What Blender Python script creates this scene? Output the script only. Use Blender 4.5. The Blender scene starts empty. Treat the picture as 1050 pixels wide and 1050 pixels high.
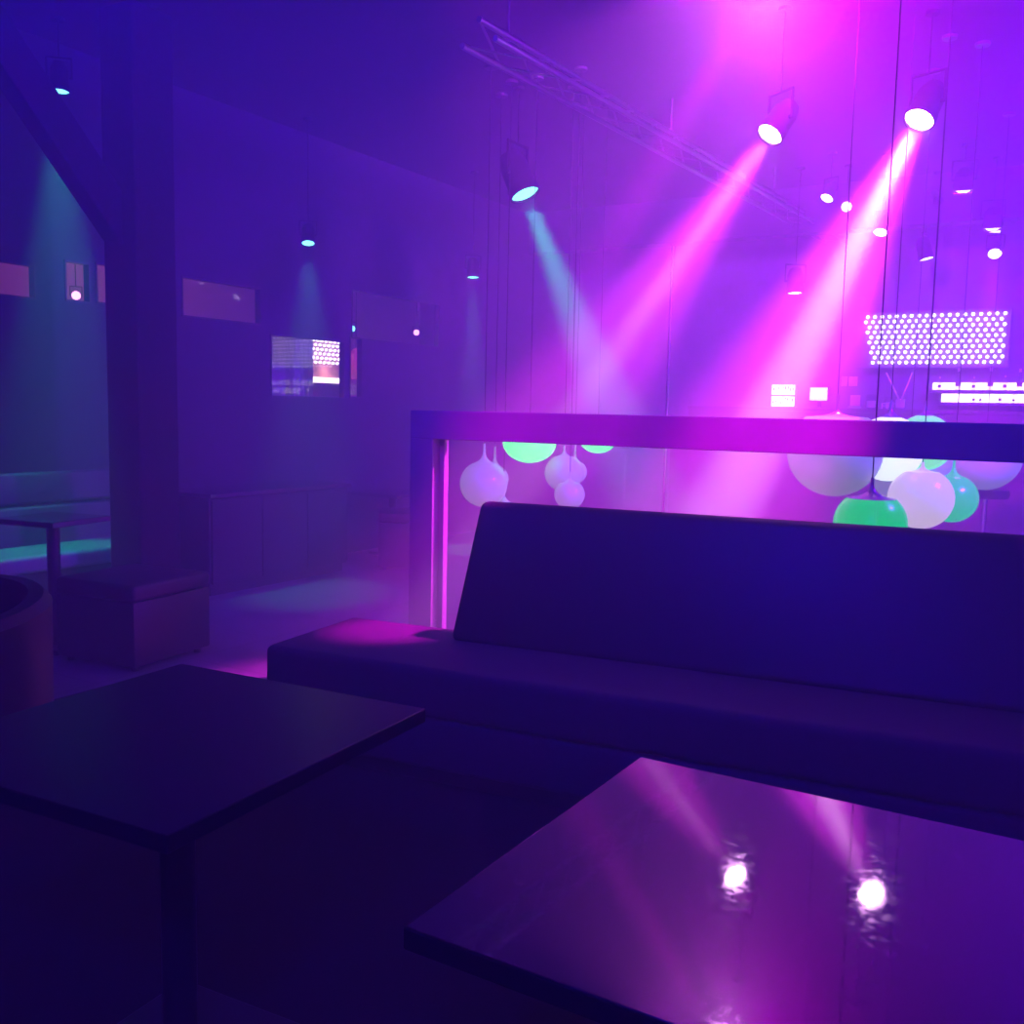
import bpy, bmesh, math, random
from mathutils import Vector, Matrix
random.seed(7)
C = bpy.context.scene.collection
PI = math.pi

# ------------------------------------------------------------------ camera
YAW, PITCH, ROLL, EYE = math.radians(31), math.radians(6), math.radians(1.2), 1.4
FPX = 1000.0
fh = Vector((-math.sin(YAW), math.cos(YAW), 0))           # horizontal forward
rt = Vector((math.cos(YAW), math.sin(YAW), 0))
fw = fh * math.cos(PITCH) + Vector((0, 0, -math.sin(PITCH)))
up = rt.cross(fw)
r2 = rt * math.cos(ROLL) + up * math.sin(ROLL)
u2 = up * math.cos(ROLL) - rt * math.sin(ROLL)
EYEP = Vector((0, 0, EYE))
cam = bpy.data.cameras.new('camera'); camo = bpy.data.objects.new('camera', cam); C.objects.link(camo)
camo.matrix_world = Matrix(((r2.x, u2.x, -fw.x, 0), (r2.y, u2.y, -fw.y, 0), (r2.z, u2.z, -fw.z, EYE), (0, 0, 0, 1)))
cam.sensor_width = 36; cam.lens = 36 * FPX / 1050; cam.clip_start = 0.05
bpy.context.scene.camera = camo

def ray(u, v): return fw + r2 * ((u - 525) / FPX) - u2 * ((v - 525) / FPX)
def AT(u, v, Y):                      # point at horizontal distance Y
    d = ray(u, v); return EYEP + d * (Y / d.dot(fh))
def PZ(u, v, z): d = ray(u, v); return EYEP + d * ((z - EYE) / d.z)
def PY(u, v, y): d = ray(u, v); return EYEP + d * (y / d.y)
def PX(u, v, x): d = ray(u, v); return EYEP + d * (x / d.x)
def CAM(X, Y, z=0): p = rt * X + fh * Y; return Vector((p.x, p.y, z))

# ------------------------------------------------------------------ view, world haze
sc = bpy.context.scene
sc.view_settings.view_transform = 'Standard'; sc.view_settings.look = 'None'
sc.view_settings.gamma = 1.0; sc.view_settings.use_curve_mapping = False
sc.view_settings.exposure = 0.0
cy = sc.cycles
cy.max_bounces = 6; cy.diffuse_bounces = 2; cy.glossy_bounces = 3; cy.transmission_bounces = 4
cy.transparent_max_bounces = 16; cy.volume_bounces = 1
cy.caustics_reflective = False; cy.caustics_refractive = False
cy.sample_clamp_indirect = 4.0; cy.sample_clamp_direct = 0.0; cy.use_denoising = True
HAZE = 0.06
w = bpy.data.worlds.new('haze_world'); sc.world = w; w.use_nodes = True
nt = w.node_tree; nt.nodes.clear()
wo = nt.nodes.new('ShaderNodeOutputWorld'); bg = nt.nodes.new('ShaderNodeBackground')
bg.inputs[0].default_value = (0, 0, 0, 1); bg.inputs[1].default_value = 0
vs = nt.nodes.new('ShaderNodeVolumeScatter'); vs.inputs['Color'].default_value = (1, 1, 1, 1)
vs.inputs['Density'].default_value = HAZE; vs.inputs['Anisotropy'].default_value = 0.25
nt.links.new(bg.outputs[0], wo.inputs[0]); nt.links.new(vs.outputs[0], wo.inputs['Volume'])

# ------------------------------------------------------------------ lights without a modelled fixture nearby are added, no lamp seen
def light(name, kind, loc, power, col, parent=None, target=None, size=40, blend=0.6, rad=0.06):
    l = bpy.data.lights.new(name, kind); l.energy = power; l.color = col
    l.shadow_soft_size = rad
    if kind == 'SPOT': l.spot_size = math.radians(size); l.spot_blend = blend
    o = bpy.data.objects.new(name, l); C.objects.link(o)
    o.location = loc
    if target is not None:
        o.rotation_euler = (Vector(target) - Vector(loc)).to_track_quat('-Z', 'Y').to_euler()
    if parent: o.parent = parent
    return o
MAG = (1.0, 0.03, 0.9); VIO = (0.45, 0.0, 1.0); BLU = (0.06, 0.0, 1.0); CYA = (0.0, 1.0, 0.62); GRN = (0.0, 1.0, 0.42)
CEIL = 3.75
# unseen lamps added to tint the haze: (position, aim, power, colour, cone)
WASH = [((-3.6, 1.6, 3.6), (-5.0, 9.0, 2.6), 720, (0.006, 0.0, 1.0), 140),
        ((-0.9, 1.2, 3.6), (-3.0, 9.0, 2.8), 1000, (0.008, 0.0, 1.0), 140),
        ((1.9, 5.6, 3.6), (-2.4, 8.6, 3.5), 8500, (0.15, 0.0, 1.0), 150),
        ((0.6, -1.4, 3.4), (-1.0, 2.0, 0.6), 650, (0.03, 0.0, 1.0), 120)]
FLOOD = ((0.85, 0.0, 1.0), 3300, 130)
FRONT = [(CAM(-0.1, 0.9, 3.62), AT(570, 438, 4.7), 1900, 18), (CAM(0.6, 0.8, 3.62), AT(790, 435, 4.0), 4000, 14)]  # added spots tinting the rail from the viewer side, no lamp seen
KEY1, KEY2 = 6300, 12500

# ------------------------------------------------------------------ materials
def mat(name, col, rough=0.5, spec=0.5, metal=0.0, noise=0.0, nscale=30, bump=0.0, coat=0.0, ior=None, col2=None):
    m = bpy.data.materials.new(name); m.use_nodes = True
    n = m.node_tree; b = n.nodes['Principled BSDF']
    b.inputs['Base Color'].default_value = (*col, 1); b.inputs['Roughness'].default_value = rough
    b.inputs['Specular IOR Level'].default_value = spec; b.inputs['Metallic'].default_value = metal
    b.inputs['Coat Weight'].default_value = coat; b.inputs['Coat Roughness'].default_value = 0.03
    if ior: b.inputs['IOR'].default_value = ior
    if noise or bump or col2:
        tc = n.nodes.new('ShaderNodeTexCoord'); nz = n.nodes.new('ShaderNodeTexNoise')
        nz.inputs['Scale'].default_value = nscale; nz.inputs['Detail'].default_value = 4
        n.links.new(tc.outputs['Object'], nz.inputs['Vector'])
        mx = n.nodes.new('ShaderNodeMix'); mx.data_type = 'RGBA'
        c2 = col2 or tuple(c * (1 - noise) for c in col)
        mx.inputs['A'].default_value = (*col, 1); mx.inputs['B'].default_value = (*c2, 1)
        n.links.new(nz.outputs['Fac'], mx.inputs['Factor']); n.links.new(mx.outputs['Result'], b.inputs['Base Color'])
        if bump:
            bp = n.nodes.new('ShaderNodeBump'); bp.inputs['Strength'].default_value = bump; bp.inputs['Distance'].default_value = 0.01
            n.links.new(nz.outputs['Fac'], bp.inputs['Height']); n.links.new(bp.outputs[0], b.inputs['Normal'])
    return m
def emit(name, col, s):
    m = bpy.data.materials.new(name); m.use_nodes = True; n = m.node_tree; n.nodes.clear()
    o = n.nodes.new('ShaderNodeOutputMaterial'); e = n.nodes.new('ShaderNodeEmission')
    e.inputs[0].default_value = (*col, 1); e.inputs[1].default_value = s; n.links.new(e.outputs[0], o.inputs[0]); return m
def shade_glass(name, col, ecol=None, es=0.0):
    """opal lamp glass: diffuse + translucent, optionally lit from inside or given an added glow"""
    m = bpy.data.materials.new(name); m.use_nodes = True; n = m.node_tree; b = n.nodes['Principled BSDF']
    b.inputs['Base Color'].default_value = (*col, 1); b.inputs['Roughness'].default_value = 0.25
    nz = n.nodes.new('ShaderNodeTexNoise'); nz.inputs['Scale'].default_value = 3
    cr = n.nodes.new('ShaderNodeMix'); cr.data_type = 'RGBA'
    cr.inputs['A'].default_value = (*[c * 0.9 for c in col], 1); cr.inputs['B'].default_value = (*col, 1)
    n.links.new(nz.outputs['Fac'], cr.inputs['Factor']); n.links.new(cr.outputs['Result'], b.inputs['Base Color'])
    if ecol:
        b.inputs['Emission Color'].default_value = (*ecol, 1); b.inputs['Emission Strength'].default_value = es
    return m
def clear_glass(name, tint=(1, 1, 1)):
    m = bpy.data.materials.new(name); m.use_nodes = True; n = m.node_tree; n.nodes.clear()
    o = n.nodes.new('ShaderNodeOutputMaterial'); t = n.nodes.new('ShaderNodeBsdfTransparent'); g = n.nodes.new('ShaderNodeBsdfGlossy')
    t.inputs[0].default_value = (*tint, 1); g.inputs['Roughness'].default_value = 0.0
    f = n.nodes.new('ShaderNodeFresnel'); ge = n.nodes.new('ShaderNodeNewGeometry'); mr = n.nodes.new('ShaderNodeMapRange')
    mr.inputs['To Min'].default_value = 1.45; mr.inputs['To Max'].default_value = 1 / 1.45
    n.links.new(ge.outputs['Backfacing'], mr.inputs[0]); n.links.new(mr.outputs[0], f.inputs[0]); mx = n.nodes.new('ShaderNodeMixShader')
    n.links.new(f.outputs[0], mx.inputs[0]); n.links.new(t.outputs[0], mx.inputs[1]); n.links.new(g.outputs[0], mx.inputs[2])
    n.links.new(mx.outputs[0], o.inputs[0]); return m
M = dict(
    floor=None,
    ceiling=mat('ceiling_black_paint', (0.04, 0.037, 0.046), 0.9, 0.1, noise=0.4, nscale=2),
    wall=mat('wall_dark_paint', (0.03, 0.03, 0.04), 0.85, 0.2, noise=0.4, nscale=3),
    backwall=mat('wall_bar_plaster', (0.18, 0.16, 0.18), 0.8, 0.2, noise=0.3, nscale=3),
    gallery=mat('wall_rose_paint', (0.45, 0.25, 0.3), 0.8, 0.2, noise=0.2, nscale=2),
    necks=mat('lamp_neck_satin', (0.3, 0.3, 0.33), 0.3, 0.5, metal=0.5, noise=0.1, nscale=20),
    leather=mat('black_leather', (0.02, 0.018, 0.022), 0.5, 0.4, noise=0.4, nscale=60, bump=0.05),
    seat=mat('seat_upholstery', (0.075, 0.05, 0.07), 0.7, 0.3, noise=0.3, nscale=80, bump=0.05),
    lacquer=None,
    rail=mat('rail_painted_timber', (0.22, 0.18, 0.20), 0.5, 0.4, noise=0.25, nscale=9),
    black=mat('black_metal', (0.015, 0.015, 0.018), 0.4, 0.5, noise=0.3, nscale=20),
    lampbody=mat('lamp_black_metal', (0.009, 0.009, 0.010), 0.6, 0.12, noise=0.3, nscale=20),
    chrome=mat('polished_metal', (0.8, 0.8, 0.82), 0.15, 0.5, metal=1.0, noise=0.1, nscale=30),
    polegrey=mat('pole_dark_steel', (0.12, 0.11, 0.12), 0.3, 0.5, noise=0.2, nscale=20),
    bench=mat('banquette_grey_leather', (0.2, 0.2, 0.2), 0.5, 0.4, noise=0.3, nscale=60, bump=0.05),
    alu=mat('truss_aluminium', (0.26, 0.26, 0.28), 0.3, 0.5, metal=1.0, noise=0.2, nscale=30),
    column=mat('column_dark_paint', (0.010, 0.009, 0.011), 0.85, 0.1, noise=0.5, nscale=14, bump=0.25),
    cable=mat('black_cable', (0.01, 0.01, 0.012), 0.6, 0.2, noise=0.2, nscale=20),
    rig=mat('rigging_black', (0.006, 0.006, 0.007), 0.8, 0.05, noise=0.3, nscale=20),
    counter=mat('bar_counter_timber', (0.10, 0.06, 0.06), 0.4, 0.4, noise=0.4, nscale=7),
    paper=mat('white_paper', (0.8, 0.75, 0.75), 0.8, 0.2, noise=0.06, nscale=8),
    bottle=mat('bottle_glass', (0.35, 0.22, 0.2), 0.1, 0.6, noise=0.4, nscale=12),
    glass=clear_glass('clear_pane'),
    jar=clear_glass('jar_glass', (0.9, 0.85, 0.88)),
    grey_shade=shade_glass('opal_glass_added_glow', (0.28, 0.28, 0.3), (0.75, 1.0, 0.9), 0.2),  # faint emission painted onto unlit globes to lift their grey
    green_shade=shade_glass('opal_glass_green', (0.05, 0.08, 0.05), (0.0, 1.0, 0.10), 2.2),
    jade_shade=shade_glass('opal_glass_jade', (0.05, 0.08, 0.06), (0.0, 0.7, 0.18), 0.95),
    mint_shade=shade_glass('opal_glass_mint', (0.04, 0.05, 0.04), (0.25, 1.0, 0.45), 1.1),
    white_shade=shade_glass('opal_glass_white', (0.3, 0.3, 0.3), (0.85, 1.0, 0.9), 1.3),
    pink_shade=shade_glass('opal_glass_blush', (0.25, 0.22, 0.25), (0.8, 0.66, 0.8), 0.85),
    led=emit('led_bulb_white', (1.0, 0.92, 1.0), 6.0),
    shelf_glow=emit('shelf_warm_light', (1.0, 0.82, 0.72), 3.5),
    sign=emit('sign_white_light', (1.0, 0.92, 1.0), 2.5),
    screen=emit('screen_light', (0.9, 0.92, 1.0), 2.0),
    lens_mag=emit('lens_magenta', (1.0, 0.45, 1.0), 60.0),
    lens_white=emit('lens_pale', (1.0, 0.8, 1.0), 6.0),
    lens_cyan=emit('lens_cyan', (0.2, 1.0, 0.9), 3.5),
    lens_pink=emit('lens_pink', (1.0, 0.35, 0.8), 4.0),
    glow_green=emit('green_indicator', (0.0, 0.6, 0.28), 0.8),
)
def floor_mat():
    m = bpy.data.materials.new('floor_stone_tiles'); m.use_nodes = True; n = m.node_tree; b = n.nodes['Principled BSDF']
    tc = n.nodes.new('ShaderNodeTexCoord'); br = n.nodes.new('ShaderNodeTexBrick')
    br.offset = 0.0; br.inputs['Scale'].default_value = 1.0
    br.inputs['Brick Width'].default_value = 0.6; br.inputs['Row Height'].default_value = 0.6; br.inputs['Mortar Size'].default_value = 0.006
    br.inputs['Color1'].default_value = (0.12, 0.118, 0.116, 1); br.inputs['Color2'].default_value = (0.105, 0.104, 0.102, 1)
    br.inputs['Mortar'].default_value = (0.06, 0.058, 0.058, 1)
    n.links.new(tc.outputs['Object'], br.inputs['Vector']); n.links.new(br.outputs['Color'], b.inputs['Base Color'])
    b.inputs['Roughness'].default_value = 0.45; b.inputs['Specular IOR Level'].default_value = 0.35; return m
M['floor'] = floor_mat()
def lacquer_mat():
    m = mat('black_lacquer', (0.012, 0.010, 0.014), 0.06, 0.8, noise=0.3, nscale=10, ior=1.75)
    n = m.node_tree; b = n.nodes['Principled BSDF']
    tc = n.nodes.new('ShaderNodeTexCoord'); nz = n.nodes.new('ShaderNodeTexNoise'); nz.inputs['Scale'].default_value = 90; nz.inputs['Detail'].default_value = 6
    r = n.nodes.new('ShaderNodeMapRange'); r.inputs['From Min'].default_value = 0.45; r.inputs['From Max'].default_value = 0.8
    r.inputs['To Min'].default_value = 0.035; r.inputs['To Max'].default_value = 0.12
    n.links.new(tc.outputs['Object'], nz.inputs['Vector']); n.links.new(nz.outputs['Fac'], r.inputs[0]); n.links.new(r.outputs[0], b.inputs['Roughness'])
    return m
M['lacquer'] = lacquer_mat()
M['satin'] = mat('black_satin_lacquer', (0.012, 0.01, 0.014), 0.3, 0.35, noise=0.3, nscale=12)

# ------------------------------------------------------------------ mesh helpers
def NB(): return bmesh.new()
def box(bm, lo, hi, bev=0.0, seg=3, mtx=None):
    lo, hi = Vector(lo), Vector(hi)
    r = bmesh.ops.create_cube(bm, size=1.0); vs_ = r['verts']
    for v in vs_:
        v.co = Vector([(lo[i] + hi[i]) / 2 + v.co[i] * (hi[i] - lo[i]) for i in range(3)])
    if bev > 0:
        es = list({e for v in vs_ for e in v.link_edges})
        r2_ = bmesh.ops.bevel(bm, geom=es, offset=bev, segments=seg, profile=0.5, affect='EDGES')
        vs_ = list({v for f in r2_['faces'] for v in f.verts} | {v for v in vs_ if v.is_valid})
    if mtx is not None: bmesh.ops.transform(bm, matrix=mtx, verts=vs_)
    return vs_
def tube(bm, a, b, r, n=10, r2_=None):
    a, b = Vector(a), Vector(b); d = b - a; L = d.length
    rr = bmesh.ops.create_cone(bm, cap_ends=True, segments=n, radius1=r, radius2=r if r2_ is None else r2_, depth=L)
    q = d.to_track_quat('Z', 'Y').to_matrix().to_4x4()
    bmesh.ops.transform(bm, matrix=Matrix.Translation((a + b) / 2) @ q, verts=rr['verts'])
def lathe(bm, prof, n=32, mtx=None):
    rings = []; new = []
    for (r, z) in prof:
        if r < 1e-5:
            v = bm.verts.new((0, 0, z)); rings.append([v]); new.append(v)
        else:
            ring = [bm.verts.new((r * math.cos(2 * PI * k / n), r * math.sin(2 * PI * k / n), z)) for k in range(n)]
            rings.append(ring); new += ring
    for A, B in zip(rings, rings[1:]):
        for k in range(n):
            k2 = (k + 1) % n
            if len(A) == 1 and len(B) == 1: continue
            if len(A) == 1: bm.faces.new((A[0], B[k], B[k2]))
            elif len(B) == 1: bm.faces.new((A[k], B[0], A[k2]))
            else: bm.faces.new((A[k], B[k], B[k2], A[k2]))
    if mtx is not None: bmesh.ops.transform(bm, matrix=mtx, verts=new)
def prism(bm, pts, axis_vec):
    """closed polygon pts extruded by axis_vec"""
    a = [bm.verts.new(p) for p in pts]; b = [bm.verts.new(Vector(p) + Vector(axis_vec)) for p in pts]
    bm.faces.new(a); bm.faces.new(list(reversed(b)))
    for i in range(len(pts)):
        j = (i + 1) % len(pts); bm.faces.new((a[j], a[i], b[i], b[j]))
def obj(name, bm, m, parent=None, smooth=False, label=None):
    bmesh.ops.recalc_face_normals(bm, faces=bm.faces)
    me = bpy.data.meshes.new(name); bm.to_mesh(me); bm.free()
    me.materials.append(m)
    if smooth:
        for p in me.polygons: p.use_smooth = True
        try: me.set_sharp_from_angle(angle=math.radians(40))
        except Exception: pass
    o = bpy.data.objects.new(name, me); C.objects.link(o)
    if parent: o.parent = parent
    if label: o['label'] = label
    return o
def thing(name, label, cat, loc=(0, 0, 0), rz=0.0, group=None):
    o = bpy.data.objects.new(name, None); C.objects.link(o); o.empty_display_size = 0.1
    o.location = loc; o.rotation_euler = (0, 0, rz); o['label'] = label; o['category'] = cat
    if group: o['group'] = group
    return o
def tag(o, label, cat, group=None, kind=None):
    o['label'] = label; o['category'] = cat
    if group: o['group'] = group
    if kind: o['kind'] = kind
    return o
def struct(name, bm, m, label, cat):
    o = obj(name, bm, m); o['kind'] = 'structure'; o['label'] = label; o['category'] = cat; return o

# ------------------------------------------------------------------ room shell
XL, XR, Y0, Y1 = -6.11, 3.6, -2.6, 11.6
GX = -8.6                                         # far wall of the gallery behind the left wall
bm = NB(); box(bm, (GX - .1, Y0 - .1, -0.1), (XR + .1, Y1 + .1, 0)); struct('floor', bm, M['floor'], 'pale stone tiled floor of the club', 'floor')
bm = NB(); box(bm, (GX - .1, Y0 - .1, CEIL), (XR + .1, Y1 + .1, CEIL + .1)); struct('ceiling', bm, M['ceiling'], 'black ceiling lit magenta and violet', 'ceiling')
bm = NB(); box(bm, (GX - .1, Y1, 0), (XR + .1, Y1 + .1, CEIL)); struct('wall_back', bm, M['backwall'], 'wall behind the bar at the far right', 'wall')
bm = NB(); box(bm, (XR, Y0, 0), (XR + .1, Y1, CEIL)); struct('wall_right', bm, M['wall'], 'dark right wall of the club', 'wall')
bm = NB(); box(bm, (GX - .1, Y0 - .1, 0), (XR + .1, Y0, CEIL)); struct('wall_front', bm, M['wall'], 'dark wall behind the viewer', 'wall')
bm = NB(); box(bm, (GX - .1, Y0, 0), (GX, Y1, CEIL)); struct('wall_gallery', bm, M['gallery'], 'rose painted wall seen through the internal windows', 'wall')

# internal windows on the left wall: (u0, v_top, u1, v_bottom)
WIN = [(-40, 266, 36, 303), (66, 268, 92, 310), (98, 270, 116, 312), (186, 289, 267, 329), (277, 346, 353, 408), (360, 304, 450, 352), (358, 346, 371, 408)]
T = 0.05
rects = []
for (a, b, c, d) in WIN:
    p, q = PX(a, (b + d) / 2, XL), PX(c, (b + d) / 2, XL); mid = (a + c) / 2
    zt = PX(mid, b, XL).z; zb = PX(mid, d, XL).z
    rects.append((p.y, q.y, zb, zt))
ys = sorted({Y0, Y1} | {r[0] for r in rects} | {r[1] for r in rects}); ys = [y for y in ys if Y0 <= y <= Y1]
bm = NB()
for ya, yb in zip(ys, ys[1:]):
    if yb - ya < 1e-4: continue
    ym = (ya + yb) / 2
    cuts = sorted([(r[2], r[3]) for r in rects if r[0] < ym < r[1]])
    z = 0
    for (zb, zt) in cuts:
        if zb > z: box(bm, (XL - T, ya, z), (XL, yb, zb))
        z = zt
    box(bm, (XL - T, ya, z), (XL, yb, CEIL))
struct('wall_left', bm, M['wall'], 'dark left wall with internal windows', 'wall')
WLAB = ['internal window at the far left edge above the banquette', 'small internal window left of the column', 'narrow internal window slit touching the column',
        'internal window showing a rose wall right of the column', 'lower internal window showing bright bulbs and lit shelf', 'upper internal window with a small pink glint, left of the partition', 'narrow pane right of the mullion with a dim red glow']
for i, (ya, yb, zb, zt) in enumerate(rects):
    bm = NB(); f = 0.012
    box(bm, (XL - T, ya, zb), (XL + .01, ya + f, zt)); box(bm, (XL - T, yb - f, zb), (XL + .01, yb, zt))
    box(bm, (XL - T, ya + f, zb), (XL + .01, yb - f, zb + f)); box(bm, (XL - T, ya + f, zt - f), (XL + .01, yb - f, zt))
    wn = struct('window_%d' % (i + 1), bm, M['black'], WLAB[i], 'window')
    bm = NB(); box(bm, (XL - T / 2 - .004, ya + f, zb + f), (XL - T / 2 + .004, yb - f, zt - f)); obj('pane', bm, M['glass'], wn)

# bulkhead over the bar and low step under the seating wall
bA = PY(900, 243, 10.4)
bm = NB(); box(bm, (-6.1, 10.4, 3.28), (XR, 10.6, CEIL)); struct('trim_1', bm, M['wall'], 'dark bulkhead above the bar', 'trim')

# black sheet added for the shade on the seating corner floor
bm = NB(); box(bm, (-4.1, Y0, 0), (XR, 3.0, 0.012), .004, 2)
tag(obj('shade_sheet', bm, mat('shade_sheet_pile', (0.02, 0.017, 0.022), 0.95, 0.1, noise=0.4, nscale=120, bump=0.3)), 'black sheet added for the floor shade under the sofa and tables in front', 'shade_sheet')

# ------------------------------------------------------------------ fixtures
def fixture(name, loc, target, s, lens_mat, label, cat='spotlight', group=None, beam=None, doors=False, rod=True, lens_r=0.075):
    """theatre can hung under the ceiling; loc = centre of its lens"""
    loc = Vector(loc); d = (Vector(target) - loc).normalized()
    t = thing(name, label, cat, loc, 0, group)
    q = d.to_track_quat('-Z', 'Y').to_matrix().to_4x4()      # local -Z = beam
    R = lens_r * s / 0.075 * 1.0; R = lens_r * s
    L = 3.2 * R
    bm = NB(); lathe(bm, [(R * 1.0, -0.012 * s), (R * 1.12, -0.012 * s), (R * 1.12, 0.03 * s), (R * 1.02, 0.05 * s), (R * 1.0, L * .7), (R * .72, L * .95), (R * .4, L), (0, L), ], 24, q)
    obj('housing', bm, M['lampbody'], t, True)
    bm = NB(); lathe(bm, [(0, -0.008 * s), (R * .6, -0.006 * s), (R * 1.0, 0.002 * s), (R * 1.0, 0.012 * s), (0, 0.012 * s)], 24, q)
    obj('lens', bm, lens_mat, t, True, label='glowing lens')
    # yoke: U bracket around the can
    c = q @ Vector((0, 0, L * .45)); side = q @ Vector((1, 0, 0)); side.z = 0
    side = side.normalized() if side.length > .01 else Vector((1, 0, 0))
    bm = NB(); top = Vector((c.x, c.y, c.z + R * 2.1))
    for sg in (-1, 1):
        tube(bm, c + side * sg * R * 1.05, c + side * sg * R * 1.35, R * .14)
        tube(bm, c + side * sg * R * 1.3, top + side * sg * R * 1.3, R * .1)
    tube(bm, top - side * R * 1.34, top + side * R * 1.34, R * .1)
    obj('yoke', bm, M['rig'], t)
    if rod:
        bm = NB(); tube(bm, top, (top.x, top.y, CEIL - loc.z), 0.004); tube(bm, (top.x, top.y, CEIL - loc.z - .02), (top.x, top.y, CEIL - loc.z), 0.04)
        obj('drop_pipe', bm, M['rig'], t, True)
    if doors:
        for sg in (-1, 1):
            bm = NB()
            m2 = q @ Matrix.Translation((0, sg * R * 1.12, -0.01)) @ Matrix.Rotation(-sg * math.radians(35), 4, 'X')
            box(bm, (-R, -0.003, -R * 1.7), (R, 0.003, 0), mtx=m2); obj('barn_door', bm, M['chrome'], t)
    if beam:
        pw, col, size, bl = beam
        light('lamp_beam', 'SPOT', tuple(d * 0.03), pw, col, t, tuple(d * 1.0), size, bl, rad=0.05)
    return t

# the two big magenta spots
L1 = AT(790, 137, 5.9); L2 = AT(943, 122, 5.9)
fixture('stage_spotlight', L1, AT(585, 425, 5.3), 1.0, M['lens_mag'], 'bright magenta spotlight with wide beam, above middle of the partition', beam=(KEY1, MAG, 25, 0.8), group='magenta stage spotlights')
fixture('stage_spotlight', L2, AT(775, 455, 5.1), 1.1, M['lens_mag'], 'largest and brightest magenta spotlight, hanging above the onion pendants', beam=(KEY2, MAG, 27, 0.8), group='magenta stage spotlights')
# overhead flood just above the picture
L0 = AT(795, -35, 5.0)
fixture('flood_light', L0, L0 + Vector((0.05, -.3, -1)), 1.3, M['lens_mag'], 'overhead flood lamp making the round pink glow at the top', 'flood light', rod=True)
fl = light('flood_glow', 'SPOT', L0 + Vector((0, .02, -.06)), FLOOD[1], FLOOD[0], None, L0 + fh * 3 + rt * 1.2 + Vector((0, 0, .4)), FLOOD[2], 0.5, rad=0.1)
light('flood_core', 'SPOT', L0 + Vector((0, .02, -.06)), 560, (1.0, 0.8, 1.0), None, L0 + fh * 3 + Vector((0, 0, .3)), 90, 1.0, rad=0.1)
light('added_seat_spot', 'SPOT', L0 + Vector((-.05, -.02, -.06)), 3900, (1.0, 0.0, 0.95), None, CAM(-.50, 4.06, .45), 9.5, 1.0, rad=0.05)  # extra spot added at the flood lamp to tint the sofa seat magenta
for p, aim, pw, sz in FRONT:
    light('added_front_spot', 'SPOT', p, pw, (0.85, 0.0, 0.8), None, aim, sz, 0.9, rad=0.05)
light('hot_core', 'SPOT', L2 + (AT(770, 455, 4.85) - L2) * .02, 15000, (1.0, 0.7, 1.0), None, AT(775, 455, 5.1), 11, 1.0, rad=0.04)
light('hot_core', 'SPOT', L1 + (AT(585, 425, 5.2) - L1) * .02, 7000, (1.0, 0.6, 1.0), None, AT(585, 425, 5.2), 7, 1.0, rad=0.04)
for i, (p, aim, pw, c, sz) in enumerate(WASH):
    light('added_wash', 'SPOT', p, pw, c, None, aim, sz, 1.0, rad=0.12)

# ------------------------------------------------------------------ cyan lamps
fixture('cyan_spotlight', AT(538, 198, 7.4), AT(628, 420, 7.0), 1.4, M['lens_cyan'], 'cyan spotlight left of the magenta beams, beam falling to the right', beam=(2600, CYA, 17, 0.7), group='cyan spotlights')
fixture('cyan_spotlight', AT(61, 93, 6.3), AT(66, 560, 6.1), 0.75, M['lens_cyan'], 'cyan spotlight at the upper left above the slanted strut', beam=(450, (0, 1, .55), 26, 0.6), group='cyan spotlights')
fixture('cyan_spotlight', AT(316, 249, 8.3), AT(318, 640, 7.2), 0.7, M['lens_cyan'], 'dim cyan spotlight above the lower internal window', beam=(150, CYA, 30, 0.9), group='cyan spotlights')
fixture('cyan_spotlight', AT(485, 284, 10.0), AT(486, 600, 9.6), 0.8, M['lens_cyan'], 'faint cyan spotlight left of the partition beams, far back', beam=(250, CYA, 20, 0.7), group='cyan spotlights')

# small lamps over the bar
SM = 'small lamps over the bar'
fixture('small_spotlight', AT(848, 203, 9.0), AT(795, 300, 8.6), 0.75, M['lens_white'], 'small tilted lamp just below the right end of the truss', group=SM)
fixture('small_spotlight', AT(868, 212, 9.4), AT(860, 330, 4), 0.6, M['lens_white'], 'small round bright lamp beside the truss end', group=SM)
fixture('small_spotlight', AT(903, 238, 9.0), AT(860, 420, 8.2), 0.8, M['lens_white'], 'small lamp inside the broad right magenta beam', beam=(2000, MAG, 14, .6), group=SM)
fixture('small_spotlight', AT(988, 190, 8.6), AT(972, 400, 6.6), 1.0, M['lens_white'], 'lamp with open barn doors, uppermost of those at right', beam=(600, MAG, 14, .6), doors=True, group=SM)
fixture('small_spotlight', AT(1018, 229, 9.0), AT(1008, 420, 7.0), 1.0, M['lens_white'], 'lamp with open barn doors near the right picture edge', beam=(800, MAG, 12, .6), doors=True, group=SM)
fixture('small_spotlight', AT(1020, 260, 9.6), AT(1003, 430, 8.0), 0.8, M['lens_white'], 'small lamp lowest of those near the right picture edge', beam=(800, MAG, 14, .6), group=SM)
fixture('small_spotlight', AT(950, 265, 9.8), AT(975, 390, 9.6), 0.9, M['lens_white'], 'small slanted lamp above the middle of the bulb panel', beam=(300, MAG, 16, .6), group=SM)
fixture('small_spotlight', AT(815, 300, 9.6), AT(812, 430, 9.5), 1.0, M['lens_white'], 'small downward lamp above the white lit sign', beam=(900, MAG, 22, .6), group=SM)
fixture('small_spotlight', AT(962, 206, 9.6), AT(990, 260, 9.0), 0.6, M['lampbody'], 'unlit small can lamp left of the uppermost barn door lamp', group=SM)

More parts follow.
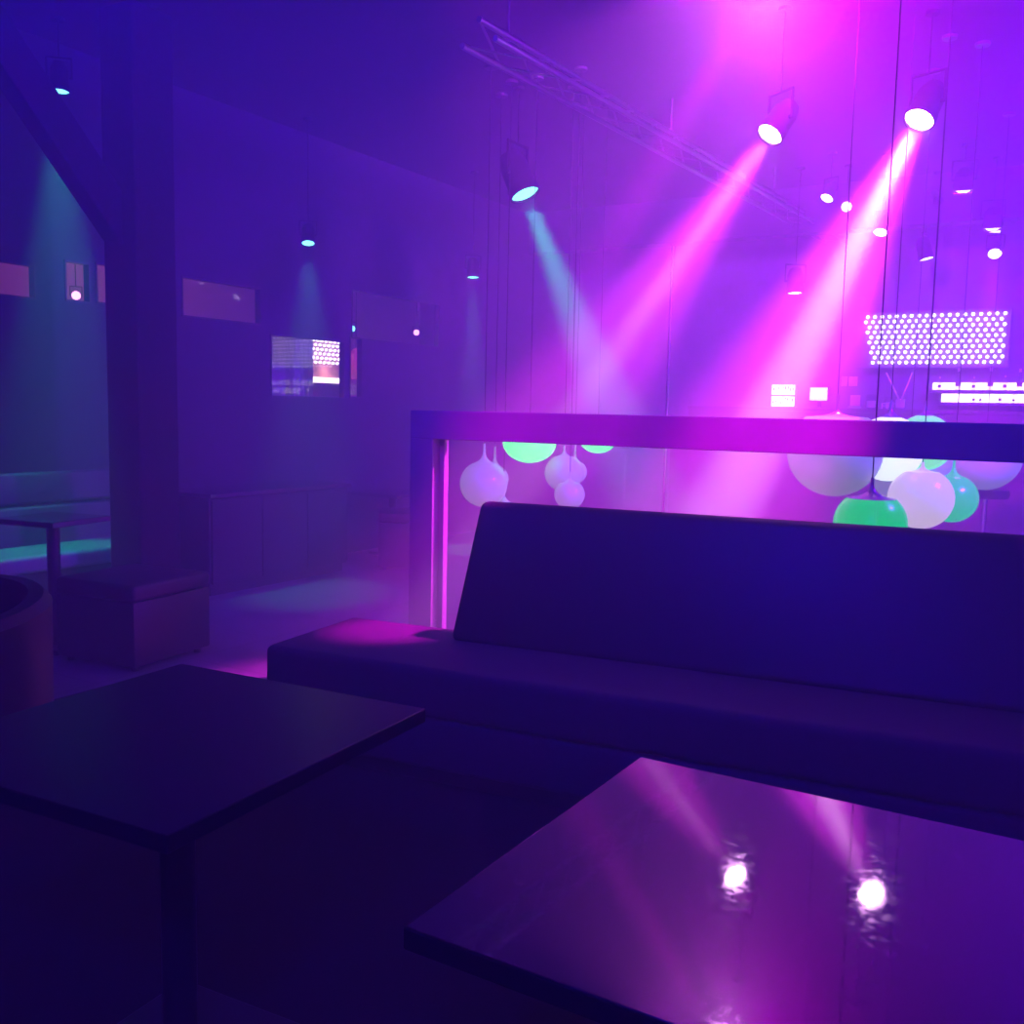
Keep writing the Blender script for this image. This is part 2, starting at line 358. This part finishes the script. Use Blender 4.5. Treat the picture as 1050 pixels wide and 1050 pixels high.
# ------------------------------------------------------------------ truss
A, B = PZ(474, 47, 3.38), PZ(850, 250, 3.38)
d = (B - A).normalized(); sd = Vector((d.y, -d.x, 0)); W = 0.22; Hh = 0.12
t = thing('lighting_truss', 'long triangular aluminium truss crossing the haze under the ceiling', 'truss', A)
L = (B - A).length
offs = [Vector((0, 0, 0)), sd * W, sd * W / 2 + Vector((0, 0, Hh))]
for o in offs:
    bm = NB(); tube(bm, o, o + d * L, 0.018, 12); obj('chord', bm, M['alu'], t, True)
bm = NB(); brace = None; n = int(L / 0.36)
for i in range(n):
    for k in range(3):
        p0 = offs[k] + d * (i * L / n); p1 = offs[(k + 1) % 3] + d * ((i + 1) * L / n)
        bm = NB(); tube(bm, p0, p1, 0.007, 6); obj('brace', bm, M['alu'], t)
for f in (0.04, 0.35, 0.68, 0.96):
    bm = NB(); p = offs[2] + d * L * f; tube(bm, p, (p.x, p.y, CEIL - A.z), 0.008, 8); obj('hanger', bm, M['black'], t)

# ------------------------------------------------------------------ column with strut
cp = AT(147, 430, 6.2); cx, cyy = cp.x, cp.y
t = thing('column', 'dark scuffed square column left of the internal windows', 'column', (cx, cyy, 0))
hw = 0.15
bm = NB(); box(bm, (-hw, -hw, 0), (hw, hw, CEIL), 0.01, 2); obj('shaft', bm, M['column'], t)
S0 = AT(24, 84, 5.75); S1 = AT(112, 216, 6.1)
dd = (S1 - S0); 
bm = NB(); wv = 0.075; nrm = dd.cross(fh).normalized()
e0 = S0 - dd * 0.55; e0.z = min(e0.z, CEIL)
for P, Q in ((S0 - dd * ((S0.z - CEIL) / dd.z), S1 + dd * .25),):
    a = P - Vector((cx, cyy, 0)); b = Q - Vector((cx, cyy, 0))
    q = (b - a).to_track_quat('Z', 'Y').to_matrix().to_4x4()
    box(bm, (-.1, -.1, -(b - a).length / 2), (.1, .1, (b - a).length / 2 ), 0.008, 2, Matrix.Translation((a + b) / 2) @ q)
obj('strut', bm, M['column'], t)

# ------------------------------------------------------------------ glazed partition
PYc = 4.15; rw = 0.0725
xl = PY(420, 500, PYc - rw).x; xr = 1.6
zt = PY(445, 421, PYc - rw).z; zb = zt - 0.145
t = thing('partition', 'timber framed glass partition behind the sofa', 'partition', (xl, PYc, 0))
bm = NB(); box(bm, (0, -rw, zb), (xr - xl, rw, zt), 0.004, 2); obj('rail', bm, M['rail'], t)
bm = NB(); box(bm, (0, -rw, 0), (0.145, rw, zb), 0.004, 2); obj('post', bm, M['rail'], t)
bm = NB(); box(bm, (xr - xl - .145, -rw, 0), (xr - xl, rw, zb), 0.004, 2); obj('post', bm, M['rail'], t)
bm = NB(); box(bm, (0.145, -.03, 0), (xr - xl - .145, .03, 0.08), 0.003, 2); obj('bottom_rail', bm, M['rail'], t)
j1 = PY(641, 490, PYc).x - xl
xs = [0.145 + .03, j1, j1 + 1.12, j1 + 2.24, xr - xl - .15]
for a, b in zip(xs, xs[1:]):
    if b - a < .1: continue
    bm = NB(); box(bm, (a + .004, -.004, 0.08), (b - .004, .004, zb)); obj('pane', bm, M['glass'], t)
bm = NB(); box(bm, (0.145, -.012, 0.08), (0.145 + .03, .012, zb)); obj('glazing_bead', bm, M['rail'], t)

# ------------------------------------------------------------------ sofa
TH = math.radians(31 - 24)      # relative to the partition
F = CAM(-.96, 3.75)
F.z = .012
t = thing('sofa', 'long dark sofa with tall leaning backrest in front of the glass partition', 'sofa', F, TH)
SL, SD, SH = 3.0, 0.62, 0.45
bm = NB(); box(bm, (0.06, 0.06, 0), (SL - .06, SD - .04, 0.07), 0.005, 2); obj('plinth', bm, M['black'], t)
bm = NB(); box(bm, (0.0, 0.0, 0.07), (SL, SD, 0.26), 0.02, 3); obj('seat_base', bm, M['seat'], t, True)
bm = NB(); box(bm, (0.0, -0.005, 0.26), (SL, SD, SH), 0.03, 4); obj('seat_cushion', bm, M['seat'], t, True)
bm = NB(); s0 = 0.59
pts = [(s0, SD - .2, SH - .01), (s0, SD - .02, SH - .01), (s0, SD + .19, 0.985), (s0, SD + .07, 1.0)]
prism(bm, pts, (SL - s0, 0, 0))
bmesh.ops.recalc_face_normals(bm, faces=bm.faces)
bmesh.ops.bevel(bm, geom=list(bm.edges), offset=0.035, segments=4, profile=0.5, affect='EDGES')
obj('backrest', bm, M['leather'], t, True)

# ------------------------------------------------------------------ tables
def table(name, label, loc, rz, a, b, h=0.75, pole=True, group=None, th=0.03, base=0.24, top='lacquer'):
    """square top from local (0,0) at the far-left corner: x right, y towards viewer negative"""
    t = thing(name, label, 'table', loc, rz, group)
    bm = NB(); box(bm, (0, -b, h - th), (a, 0, h), 0.003, 2); obj('tabletop', bm, M[top], t)
    bm = NB(); tube(bm, (a / 2, -b / 2, 0.03), (a / 2, -b / 2, h - th), 0.035, 20); obj('pole', bm, M['black'], t, True)
    bm = NB(); box(bm, (a / 2 - base, -b / 2 - base, 0), (a / 2 + base, -b / 2 + base, 0.03), 0.008, 2); obj('base', bm, M['black'], t)
    return t
def yaw_from(p, q): return math.atan2((q - p).y, (q - p).x)
c1, c1r = PZ(656, 782, .75), PZ(900, 836, .75)
table('cocktail_table', 'glossy black table in the near right corner reflecting two magenta spotlights', (c1.x, c1.y, .012), yaw_from(c1, c1r), 0.75, 0.72, group=None)
c2, c2r = PZ(186, 685, .75), PZ(437, 732, .75)
table('cocktail_table', 'dark square table at the lower left in front of the sofa end', (c2.x, c2.y, .012), yaw_from(c2, c2r), (c2r - c2).length, 0.72, top='satin')
# table beside the banquette at far left
N3, R3 = PZ(60, 538, .75), PZ(120, 530, .75)
xd = (R3 - N3); sd3 = xd.length; xd.normalize(); O3 = N3 + Vector((-xd.y, xd.x, 0)) * sd3
table('cocktail_table', 'dim table with thick pole before the banquette at the far left', (O3.x - .08, O3.y + .02, 0), math.atan2(xd.y, xd.x), sd3, sd3, base=.13)
c5 = PZ(355, 504, .6)
table('lounge_table', 'low table with pale cyan edge just left of the partition post', (c5.x + .02, c5.y + .62, 0), 0, 0.58, 0.62, h=.6, base=.16)

# ------------------------------------------------------------------ stools and seats at the left
def cube_stool(label, p_near, rz, w_, h=0.46, group='cube stools'):
    """p_near: corner nearest the viewer on the floor"""
    t = thing('cube_stool', label, 'stool', (p_near.x, p_near.y, 0), rz, group)
    bm = NB(); box(bm, (0, 0, 0.03), (w_, w_, h - .09), 0.01, 2); obj('base', bm, M['leather'], t, True)
    bm = NB(); box(bm, (-.004, -.004, h - .09), (w_ + .004, w_ + .004, h), 0.025, 4); obj('seat_cushion', bm, M['leather'], t, True)
    for sx in (.05, w_ - .05):
        for sy in (.05, w_ - .05):
            bm = NB(); tube(bm, (sx, sy, 0), (sx, sy, .03), 0.02); obj('foot', bm, M['black'], t)
    return t
n1, r1 = PZ(125, 689, 0), PZ(208, 664, 0)
cube_stool('dark cube stool before the column, below the far left table', n1 + Vector((.09, 0.01, 0)), yaw_from(n1, r1), 0.56)
n2 = PZ(388, 585, 0)
cube_stool('dark purple cube stool in front of the cyan edged table', n2, math.radians(38), 0.46, h=.5)

# dark sideboard along the left wall
t = thing('sideboard', 'long dark sideboard with lit top under the lower internal window', 'sideboard', (-5.98, 4.85, 0))
SW, SLn, SHt = 0.55, 1.5, 0.75
bm = NB(); box(bm, (.02, .03, 0), (SW - .05, SLn - .03, .07)); obj('plinth', bm, M['black'], t)
bm = NB(); box(bm, (0, 0, .07), (SW - .025, SLn, SHt - .03), .004, 2); obj('carcass', bm, M['leather'], t)
bm = NB(); box(bm, (-.01, -.015, SHt - .03), (SW + .01, SLn + .015, SHt), .004, 2); obj('top', bm, M['lacquer'], t)
for k in range(3):
    y = .01 + k * (SLn - .02) / 3
    bm = NB(); box(bm, (SW - .025, y + .004, .09), (SW - .004, y + (SLn - .02) / 3 - .004, SHt - .045), .003, 2); dr = obj('door', bm, M['leather'], t)

# armchair at far left edge
ac = CAM(-1.98, 3.3, .0125)
t = thing('tub_armchair', 'dark tub armchair cut by the left picture edge', 'armchair', ac, math.radians(40))
bm = NB()
prof = []
N = 28
inner, outer = 0.27, 0.36
vt = []
for k in range(N + 1):
    a = math.radians(-40) + math.radians(260) * k / N
    ca, sa = math.cos(a), math.sin(a)
    hh = 0.66 + 0.07 * math.sin(PI * k / N)
    vt.append([bm.verts.new((outer * ca, outer * sa, .06)), bm.verts.new((outer * 1.02 * ca, outer * 1.02 * sa, hh - .03)), bm.verts.new(((outer - .02) * ca, (outer - .02) * sa, hh)),
               bm.verts.new(((inner + .02) * ca, (inner + .02) * sa, hh)), bm.verts.new((inner * ca, inner * sa, hh - .03)), bm.verts.new((inner * ca, inner * sa, .06))])
for A_, B_ in zip(vt, vt[1:]):
    for j in range(6):
        k = (j + 1) % 6; bm.faces.new((A_[j], B_[j], B_[k], A_[k]))
bm.faces.new(vt[0]); bm.faces.new(list(reversed(vt[-1])))
obj('backrest', bm, M['leather'], t, True)
bm = NB(); lathe(bm, [(0, .06), (.265, .06), (.268, .36), (.25, .42), (.2, .44), (0, .45)], 32); obj('seat', bm, M['leather'], t, True)
for k in range(4):
    a = PI / 4 + k * PI / 2; bm = NB(); tube(bm, (.25 * math.cos(a), .25 * math.sin(a), 0), (.25 * math.cos(a), .25 * math.sin(a), .065), 0.018); obj('foot', bm, M['black'], t)

# banquette along the left wall
by0, by1 = 2.2, 4.6
t = thing('banquette', 'long wall banquette at far left with green lit seat', 'bench', (XL + .02, by0, 0))
bm = NB(); box(bm, (0, 0, 0), (.5, by1 - by0, .34), .005, 2); obj('base', bm, M['leather'], t)
bm = NB(); box(bm, (0.12, 0, .34), (.56, by1 - by0, .45), .025, 3); obj('seat_cushion', bm, M['bench'], t, True)
bm = NB(); box(bm, (0, 0, .34), (.12, by1 - by0, .70), .02, 3); obj('backrest', bm, M['seat'], t, True)
bm = NB(); box(bm, (0, 0, .72), (.1, by1 - by0, .92), .02, 3); obj('headrest_roll', bm, M['seat'], t, True)

# chrome pole
pp = AT(684, 415, 6.3)
t = thing('support_pole', 'thin shiny vertical pole behind the partition, left of the right beam', 'pole', (pp.x, pp.y, 0))
bm = NB(); tube(bm, (0, 0, 0.01), (0, 0, 2.45), 0.009, 16); obj('tube', bm, M['chrome'], t, True)
bm = NB(); tube(bm, (0, 0, 0), (0, 0, .012), 0.06, 24); obj('floor_flange', bm, M['chrome'], t, True)

# ------------------------------------------------------------------ onion pendants
def pendant(u, v, rpx, Y, m, label, tip, neck='necks', group='onion pendants', sq=0.97, sh=48, fl=4.2):
    c = AT(u, v, Y); R = rpx * Y / FPX * 0.985
    ht = AT(u, tip, Y).z - c.z           # neck tip above centre
    t = thing('onion_pendant', label, 'pendant lamp', c, 0, group)
    a0 = math.radians(sh)                # shoulder angle above the equator
    prof = []
    for k in range(15):
        a = -PI / 2 + (a0 + PI / 2) * k / 14
        prof.append((R * math.cos(a), R * sq * math.sin(a)))
    prof[0] = (0, -R * sq)
    bm = NB(); lathe(bm, prof, 40); obj('globe', bm, m, t, True)
    r0, z0 = R * math.cos(a0), R * sq * math.sin(a0)
    r1 = 0.008; z1 = max(ht, z0 + R * .25)
    nk = []
    for k in range(11):
        f = k / 10
        rr = r1 + (r0 - r1) * (1 - f) ** fl
        zz = z0 + (z1 - z0) * (f ** 1.15)
        nk.append((rr, zz))
    nk.append((0, z1 + .002))
    bm = NB(); lathe(bm, nk, 40); obj('neck', bm, M[neck], t, True)
    bm = NB(); tube(bm, (0, 0, z1), (0, 0, CEIL - c.z), 0.003, 6); obj('cable', bm, M['cable'], t)
    bm = NB(); tube(bm, (0, 0, CEIL - c.z - .02), (0, 0, CEIL - c.z), 0.045, 20); obj('ceiling_rose', bm, M['black'], t)
    return t
pendant(856, 463, 48, 5.35, M['grey_shade'], 'large unlit grey onion pendant, leftmost of the right cluster', 405, sh=50, fl=9)
pendant(911, 460, 35, 5.7, M['white_shade'], 'glowing white onion pendant behind the partition rail', 410, sh=72)
pendant(947, 454, 30, 6.3, M['mint_shade'], 'bright mint onion pendant whose top shows above the rail', 411, sh=74)
pendant(932, 474, 44, 6.9, M['grey_shade'], 'unlit grey onion pendant hidden behind the glowing white one', 438)
pendant(944, 511, 33, 5.3, M['pink_shade'], 'pale pink onion pendant in front of the green one, just above the sofa', 474, 'pink_shade', sh=60)
pendant(976, 511, 26, 6.4, M['jade_shade'], 'green onion pendant partly hidden by the pale pink one', 470, 'jade_shade', sh=60)
pendant(892, 537, 37, 4.45, M['jade_shade'], 'green onion pendant sinking behind the sofa back, lowest at right', 490)
pendant(1010, 468, 36, 7.8, M['grey_shade'], 'dim unlit onion pendant, rightmost of all', 440)
pendant(496, 496, 25, 7.0, M['grey_shade'], 'unlit grey onion pendant in place of a reflection, leftmost of all', 455, 'grey_shade', sh=60)  # left cluster stands in for reflections in the partition glass
pendant(507, 491, 15, 7.6, M['grey_shade'], 'unlit grey onion pendant in place of a reflection half behind the leftmost one', 458, 'grey_shade', sh=60)
pendant(516, 526, 15, 7.3, M['grey_shade'], 'unlit onion pendant in place of a reflection showing only its top above the sofa corner', 498, 'grey_shade')
pendant(543, 453, 28, 7.2, M['green_shade'], 'vivid green onion pendant in place of a reflection, larger of two cut by the rail at left', 424, sq=.78)
pendant(578, 485, 20, 7.4, M['grey_shade'], 'unlit grey onion pendant in place of a reflection between the two vivid green ones', 457, 'grey_shade', sh=60)
pendant(589, 484, 13, 7.9, M['grey_shade'], 'unlit grey onion pendant in place of a reflection right behind the one between the green ones', 456, 'grey_shade')
pendant(584, 507, 16, 7.0, M['grey_shade'], 'small unlit onion pendant in place of a reflection just above the sofa back, overlapping two larger ones', 484, 'grey_shade')
pendant(613, 450.5, 19, 7.8, M['green_shade'], 'vivid green onion pendant in place of a reflection, smaller of two cut by the rail', 426, sq=.76)

# ------------------------------------------------------------------ bar
YB = 11.5
def P(u, v, y=YB): return PY(u, v, y)
# counter
ca = P(560, 450, 10.1); 
t = thing('bar_counter', 'long bar counter across the far right behind the partition', 'bar', (-4.0, 9.9, 0))
bm = NB(); box(bm, (0, .06, 0), (5.2, .5, 1.06), .004, 2); obj('front', bm, M['counter'], t)
bm = NB(); box(bm, (-.05, 0, 1.06), (5.25, .56, 1.11), .006, 2); obj('worktop', bm, M['counter'], t)
# bulb panel
q00, q10, q01, q11 = P(884, 322, 11.3), P(1027, 319, 11.3), P(893, 374, 11.3), P(1028, 374, 11.3)
x0, x1 = q00.x - .02, q11.x + .02; z0, z1 = (q01.z + q11.z) / 2, (q00.z + q10.z) / 2
t = thing('bulb_panel', 'large panel of glowing white bulbs above the bar shelves', 'light panel', ((x0 + x1) / 2, 11.34, z0))
wd, hg = (x1 - x0) / 2, z1 - z0
bm = NB(); box(bm, (-wd - .03, 0, -.03), (wd + .03, .06, hg + .03), .004, 2); obj('backing', bm, M['backwall'], t)
for s_ in (-.8, .8):
    bm = NB(); box(bm, (s_ * wd - .03, .06, hg * .3), (s_ * wd + .03, Y1 - 11.34, hg * .3 + .06)); obj('wall_bracket', bm, M['black'], t)
NC, NR = 19, 10
def bulb_bm(bm, x, z):
    lathe(bm, [(.012, 0), (.013, .008), (.018, .016), (.017, .028), (.01, .037), (0, .039)], 8, Matrix.Translation((x, 0, z)) @ Matrix.Rotation(PI / 2, 4, 'X'))
rest = NB(); nb = 0; proto = None
for i in range(NC):
    for j in range(NR):
        z = hg * (j + .5) / NR; fz = (j + .5) / NR
        xa = -wd + .02 + (q01.x - q00.x) * (1 - fz); x = xa + (wd - .03 - xa) * (i + .3 + (.4 if j % 2 else 0)) / (NC - .3)
        if nb < 100 and (i + j) % 2 == 0:
            if proto is None:
                bm = NB(); bulb_bm(bm, 0, 0); proto = obj('bulb', bm, M['led'], t, True); o = proto
            else:
                o = proto.copy(); C.objects.link(o); o.parent = t
            o.location = (x, 0, z); nb += 1
        else: bulb_bm(rest, x, z)
o = obj('bulbs', rest, M['led'], t, True); o['kind'] = 'stuff'

# glowing shelves with bottles
def shelf(u0, v, u1, th, label, y0, glow_h):
    a, b = P(u0, v, y0), P(u1, v, y0); zz = (a.z + b.z) / 2
    t = thing('bar_shelf', label, 'shelf', (a.x, y0, zz))
    Lx = b.x - a.x
    bm = NB(); box(bm, (0, 0, -th), (Lx, Y1 - y0, 0), .003, 2); obj('board', bm, M['backwall'], t)
    ls = thing('light_strip', 'warm white glowing strip along the back of the ' + label.split()[0] + ' bar shelf', 'light strip', (a.x, y0, zz))
    bm = NB(); box(bm, (.01, Y1 - y0 - .02, 0.0005), (Lx - .01, Y1 - y0, glow_h), .003, 2); obj('diffuser', bm, M['shelf_glow'], ls)
    return t, zz
_, zs1 = shelf(951, 400, 1090, .03, 'upper glowing bar shelf with bottles under the bulb panel', 11.3, .085)
_, zs2 = shelf(960, 413, 1090, .03, 'lower glowing bar shelf, brightest strip at the far right', 11.3, .095)
bproto = {}
def bottle(u, zz, s, label, group, y=11.38, capm='paper'):
    x = P(u, 400, y).x
    t = thing('liquor_bottle', label, 'bottle', (x, y, zz), 0, group)
    if 'b' not in bproto:
        bm = NB(); lathe(bm, [(0, 0), (.036, 0), (.038, .01), (.038, .15), (.03, .185), (.014, .21), (.013, .26), (0, .26)], 20)
        bproto['b'] = obj('body', bm, M['jar'], t, True)
        bm = NB(); lathe(bm, [(0.0155, .24), (.0155, .285), (0, .287)], 16); bproto['c'] = obj('cap', bm, M['paper'], t, True)
        bm = NB(); lathe(bm, [(0, .05), (.034, .05), (.034, .11), (0, .11)], 20); bproto['l'] = obj('contents', bm, M['bottle'], t, True)
    else:
        for k in 'bcl':
            o = bproto[k].copy(); C.objects.link(o); o.parent = t
    t.scale = (s, s, s); return t
g = 'bottles on the glowing shelves'
for i, (u, s) in enumerate([(963, .5), (982, .8), (998, .5), (1015, .82), (1030, .55), (1045, .78)]):
    bottle(u, zs1, s, ['short bottle at the left end of the upper shelf', 'tall bottle standing under the bulb panel corner cable', 'short bottle between the two tall ones on the upper shelf', 'second tall bottle on the upper shelf under the panel', 'short bottle right of the second tall one, upper shelf', 'rightmost bottle on the upper glowing shelf'][i], g)
for i, (u, s) in enumerate([(999, .38), (1006, .36), (1026, .42), (1040, .36)]):
    bottle(u, zs2, s, ['small bottle at the left of the lower shelf', 'second small bottle from the left, lower shelf', 'larger small bottle in the middle of the lower shelf', 'rightmost small bottle on the lower shelf'][i], g)

# back bar counter that carries jars, sign and screen
zc = P(880, 419, 11.1).z
t = thing('back_bar_cabinet', 'back bar cabinet carrying jars and the lit sign', 'cabinet', (-4.2, 10.95, 0))
bm = NB(); box(bm, (0, .03, 0), (5.4, Y1 - 10.95, zc - .04), .004, 2); obj('body', bm, M['counter'], t)
bm = NB(); box(bm, (0, 0, zc - .04), (5.4, Y1 - 10.95, zc), .004, 2); obj('worktop', bm, M['counter'], t)
# two row lit sign
a, b = P(791, 394, 11.2), P(815, 419, 11.2)
t = thing('lit_sign', 'white lit two row letter sign at the left of the bar', 'sign', (a.x, 11.2, zc))
w_, h_ = b.x - a.x, max(a.z - zc, .2)
bm = NB(); box(bm, (0, 0.004, 0), (w_, .06, h_), .004, 2); obj('case', bm, M['lampbody'], t)
for k in range(2):
    bm = NB(); box(bm, (.01, -.004, h_ * (.5 * k) + .012), (w_ - .01, .004, h_ * (.5 * k + .5) - .006)); obj('panel', bm, M['sign'], t, label='bright white row')
bm = NB()
random.seed(3)
for k in range(2):
    for q_ in range(9):
        x = .03 + (w_ - .06) * q_ / 8; zz = h_ * .5 * k + .03 + random.random() * h_ * .22
        box(bm, (x - .006, -.007, zz), (x + .006, -.004, zz + h_ * random.uniform(.05, .16)))
obj('lettering', bm, M['lampbody'], t, label='blurred dark letter strokes')
# till screen
a, b = P(829, 396, 11.15), P(850, 412, 11.15)
t = thing('till_screen', 'bright tilted till screen right of the lit sign', 'screen', ((a.x + b.x) / 2, 11.15, zc), math.radians(-12))
w_ = (b.x - a.x) / 2; zb_, zt_ = b.z - zc, a.z - zc
bm = NB(); box(bm, (-w_, 0, zb_), (w_, .03, zt_), .006, 2); obj('casing', bm, M['lampbody'], t)
bm = NB(); box(bm, (-w_ + .015, -.004, zb_ + .015), (w_ - .015, 0, zt_ - .015)); obj('display', bm, M['screen'], t, label='glowing white display')
bm = NB(); tube(bm, (0, .03, .01), (0, .02, zb_ + .03), .02); box(bm, (-.08, -.04, 0), (.08, .1, .015), .004, 2); obj('stand', bm, M['lampbody'], t)
# papers on the wall, notebook
for (u0, v0, u1, v1, lab) in [(863, 386, 868.5, 396, 'narrow white notice on the bar wall, left of a pair'), (870.5, 386, 879, 396, 'white notice on the bar wall, right of a pair')]:
    a, b = P(u0, v0, Y1 - .004), P(u1, v1, Y1 - .004)
    bm = NB(); box(bm, (a.x, Y1 - .006, b.z), (b.x, Y1, a.z)); tag(obj('notice', bm, M['paper']), lab, 'notice', 'notices on the bar wall')
a, b = P(872, 405, 11.15), P(882, 412, 11.15)
t = thing('card_holder', 'small white card on a stand below the two notices', 'card', ((a.x + b.x) / 2, 11.15, zc))
bm = NB(); box(bm, (-(b.x - a.x) / 2, 0, .03), ((b.x - a.x) / 2, .006, a.z - zc), .001, 1); obj('card', bm, M['paper'], t)
bm = NB(); box(bm, (-.07, -.03, 0), (.07, .04, .03), .004, 2); obj('foot', bm, M['chrome'], t)
# jars
def jar(u, hpx, lab, straws=False):
    p = P(u, 415, 11.1); hh = hpx * 11.0 / FPX
    t = thing('glass_jar', lab, 'jar', (p.x, 11.1, zc), 0, 'glass jars on the back bar')
    bm = NB(); lathe(bm, [(0, 0), (.05, 0), (.055, .01), (.055, hh * .8), (.048, hh * .9), (.048, hh), (.044, hh), (.044, hh * .9), (.05, hh * .8), (.05, .012), (0, .012)], 24); obj('vessel', bm, M['jar'], t, True)
    bm = NB(); lathe(bm, [(0, .014), (.046, .014), (.047, hh * .55), (0, hh * .58)], 20); obj('contents', bm, M['paper'], t, True, label='pale contents')
    return t, p, hh
jar(893, 14, 'glass jar left of the pair of dark cables on the back bar')
jar(912, 12, 'glass jar in the middle of the back bar')
tj, pj, hj = jar(923, 17, 'tall glass jar holding straws on the back bar')
for dx, lab in ((-.16, 'pale straw leaning left in the tall jar'), (.1, 'pale straw leaning right in the tall jar')):
    bm = NB(); tube(bm, (pj.x + dx * .12, 11.1, zc + hj * .6), (pj.x + dx, 11.1, zc + hj + .2), .008, 8); tag(obj('straw', bm, M['paper'], None, True), lab, 'straw', 'straws in the tall jar')
# small standing letters
def letters(txt, u, v, size, y):
    for i, ch in enumerate(txt):
        cu = bpy.data.curves.new('letter', 'FONT'); cu.body = ch; cu.size = size; cu.extrude = .01
        ob = bpy.data.objects.new('tmp', cu); C.objects.link(ob)
        dg = bpy.context.evaluated_depsgraph_get(); me = bpy.data.meshes.new_from_object(ob.evaluated_get(dg))
        bpy.data.objects.remove(ob)
        o = bpy.data.objects.new('standing_letter', me); C.objects.link(o); me.materials.append(M['paper'])
        p = P(u + i * 5.2, v, y); o.location = (p.x, y, zc); o.rotation_euler = (PI / 2, 0, 0)
        tag(o, 'small white standing letter %s on the back bar among the jars' % ch, 'letter', 'standing letters on the back bar')
letters('IFE', 898, 417, .09, 11.0)
# bar stool seen through the glass at right
bs = AT(1011, 505, 8.0)
t = thing('bar_stool', 'slim bar stool at far right seen through the glass', 'stool', (bs.x, bs.y, 0))
bm = NB(); lathe(bm, [(0, 0), (.2, 0), (.2, .015), (.03, .03), (0, .03)], 28); obj('base', bm, M['chrome'], t, True)
bm = NB(); tube(bm, (0, 0, .03), (0, 0, .76), .022, 16); obj('pole', bm, M['chrome'], t, True)
bm = NB(); lathe(bm, [(0, .76), (.17, .76), (.18, .79), (.17, .83), (0, .84)], 28); obj('seat', bm, M['leather'], t, True)

# ------------------------------------------------------------------ gallery beyond the internal windows
light('gallery_glow', 'AREA', (-7.3, 6.0, 3.6), 26, (1.0, 0.3, 0.7)).data.size = 1.6
light('gallery_glow', 'POINT', (-7.2, 9.6, 3.3), 4, (0.4, 0.3, 1.0))
# bulb panel and shelf standing in for the bar reflected in the window
gx = XL - .9
a, b = PX(322, 347, gx), PX(351, 408, gx)
def GP(u, v): return PX(u, v, gx)
t = thing('bulb_panel', 'small panel of bright bulbs standing in for the reflected bar panel in the lower internal window', 'light panel', (gx - .06, (GP(322, 380).y + GP(351, 380).y) / 2, 0))
ya, yb = GP(321, 380).y - t.location.y, GP(353, 380).y - t.location.y
zt_, zm_, zb_ = GP(336, 343).z, GP(336, 374).z, GP(336, 410).z
pm = mat('rose_board', (0.5, 0.28, 0.3), .7, .3, noise=.2, nscale=5)
bm = NB(); box(bm, (-.04, ya, 0), (0, yb, zt_ + .05), .004, 2); obj('backing', bm, pm, t)
proto = None
for i in range(7):
    for j in range(7):
        y = ya + (yb - ya) * (i + .5 + (.25 if j % 2 else -.15)) / 7.2; z = zm_ + (zt_ - zm_) * (j + .5) / 7
        if proto is None:
            bm = NB(); lathe(bm, [(.009, 0), (.0125, .008), (.0125, .02), (.007, .027), (0, .028)], 8, Matrix.Rotation(PI / 2, 4, 'Y')); proto = obj('bulb', bm, M['led'], t, True); o = proto
        else: o = proto.copy(); C.objects.link(o); o.parent = t
        o.location = (0, y, z)
zz = GP(336, 393).z
t2 = thing('bar_shelf', 'small glowing shelf standing in for the reflected bar shelf below the bulbs in the internal window', 'shelf', (gx - .057, t.location.y, zz))
bm = NB(); box(bm, (0.0, ya, -.02), (.14, yb, 0), .002, 1); obj('board', bm, pm, t2)
bm = NB(); box(bm, (0.0, ya, 0), (.012, yb, .06), .002, 1); obj('light_strip', bm, M['shelf_glow'], t2)
light('backing_fill', 'POINT', (.1, (ya + yb) / 2, .1), 2.5, (1.0, .55, .5), t2, rad=0.05)  # hidden light added to brighten the rose backing, no lamp there
rp = PX(365, 374, gx - .1)  # invented shade that gives the narrow pane its red glow
t = thing('red_glow_shade', 'red hanging shade added for the dim glow behind the narrow pane', 'lamp', rp)
bm = NB(); lathe(bm, [(.02, .18), (.1, .12), (.13, -.16), (.12, -.16), (.09, .11), (0, .16)], 24); obj('shade', bm, shade_glass('red_shade', (.3, .05, .08), (.6, .03, .15), .35), t, True)
bm = NB(); tube(bm, (0, 0, .17), (0, 0, CEIL - rp.z), .004, 6); obj('cable', bm, M['cable'], t)
# grey curtain panel beside it
a, b = PX(277, 380, gx), PX(321, 380, gx)
bm = NB(); n = 40; top = GP(300, 340).z; 
vv = []
for k in range(n + 1):
    y = a.y - .1 + (b.y - a.y + .08) * k / n; x = gx + .02 * math.sin(k * 1.6)
    vv.append([bm.verts.new((x, y, 0.02)), bm.verts.new((x, y, top + .1)), bm.verts.new((x - .012, y, top + .1)), bm.verts.new((x - .012, y, .02))])
for A_, B_ in zip(vv, vv[1:]):
    for j in range(4): bm.faces.new((A_[j], B_[j], B_[(j + 1) % 4], A_[(j + 1) % 4]))
bm.faces.new(vv[0]); bm.faces.new(list(reversed(vv[-1])))
tag(obj('curtain', bm, mat('grey_curtain', (.3, .3, .36), .8, .2, noise=.1, nscale=8), None, True), 'plain grey curtain behind the left half of the lower internal window', 'curtain')
# small lamps behind the windows
for (u, v, mm, lab) in [(78, 303, 'lens_pink', 'small pink lamp glint in the window left of the column'), (182, 318, 'lens_cyan', 'small green cyan lamp at the lower corner of the rose window'),
                        (361, 337, 'lens_cyan', 'small pale cyan lamp at the window mullion'), (427, 341, 'lens_pink', 'small pink lamp in the upper window near the partition')]:
    p = PX(u, v, XL - .5)
    fixture('small_spotlight', p, EYEP, 0.42, M[mm], lab, group='small lamps behind the internal windows')
# green indicator on the far left table pole
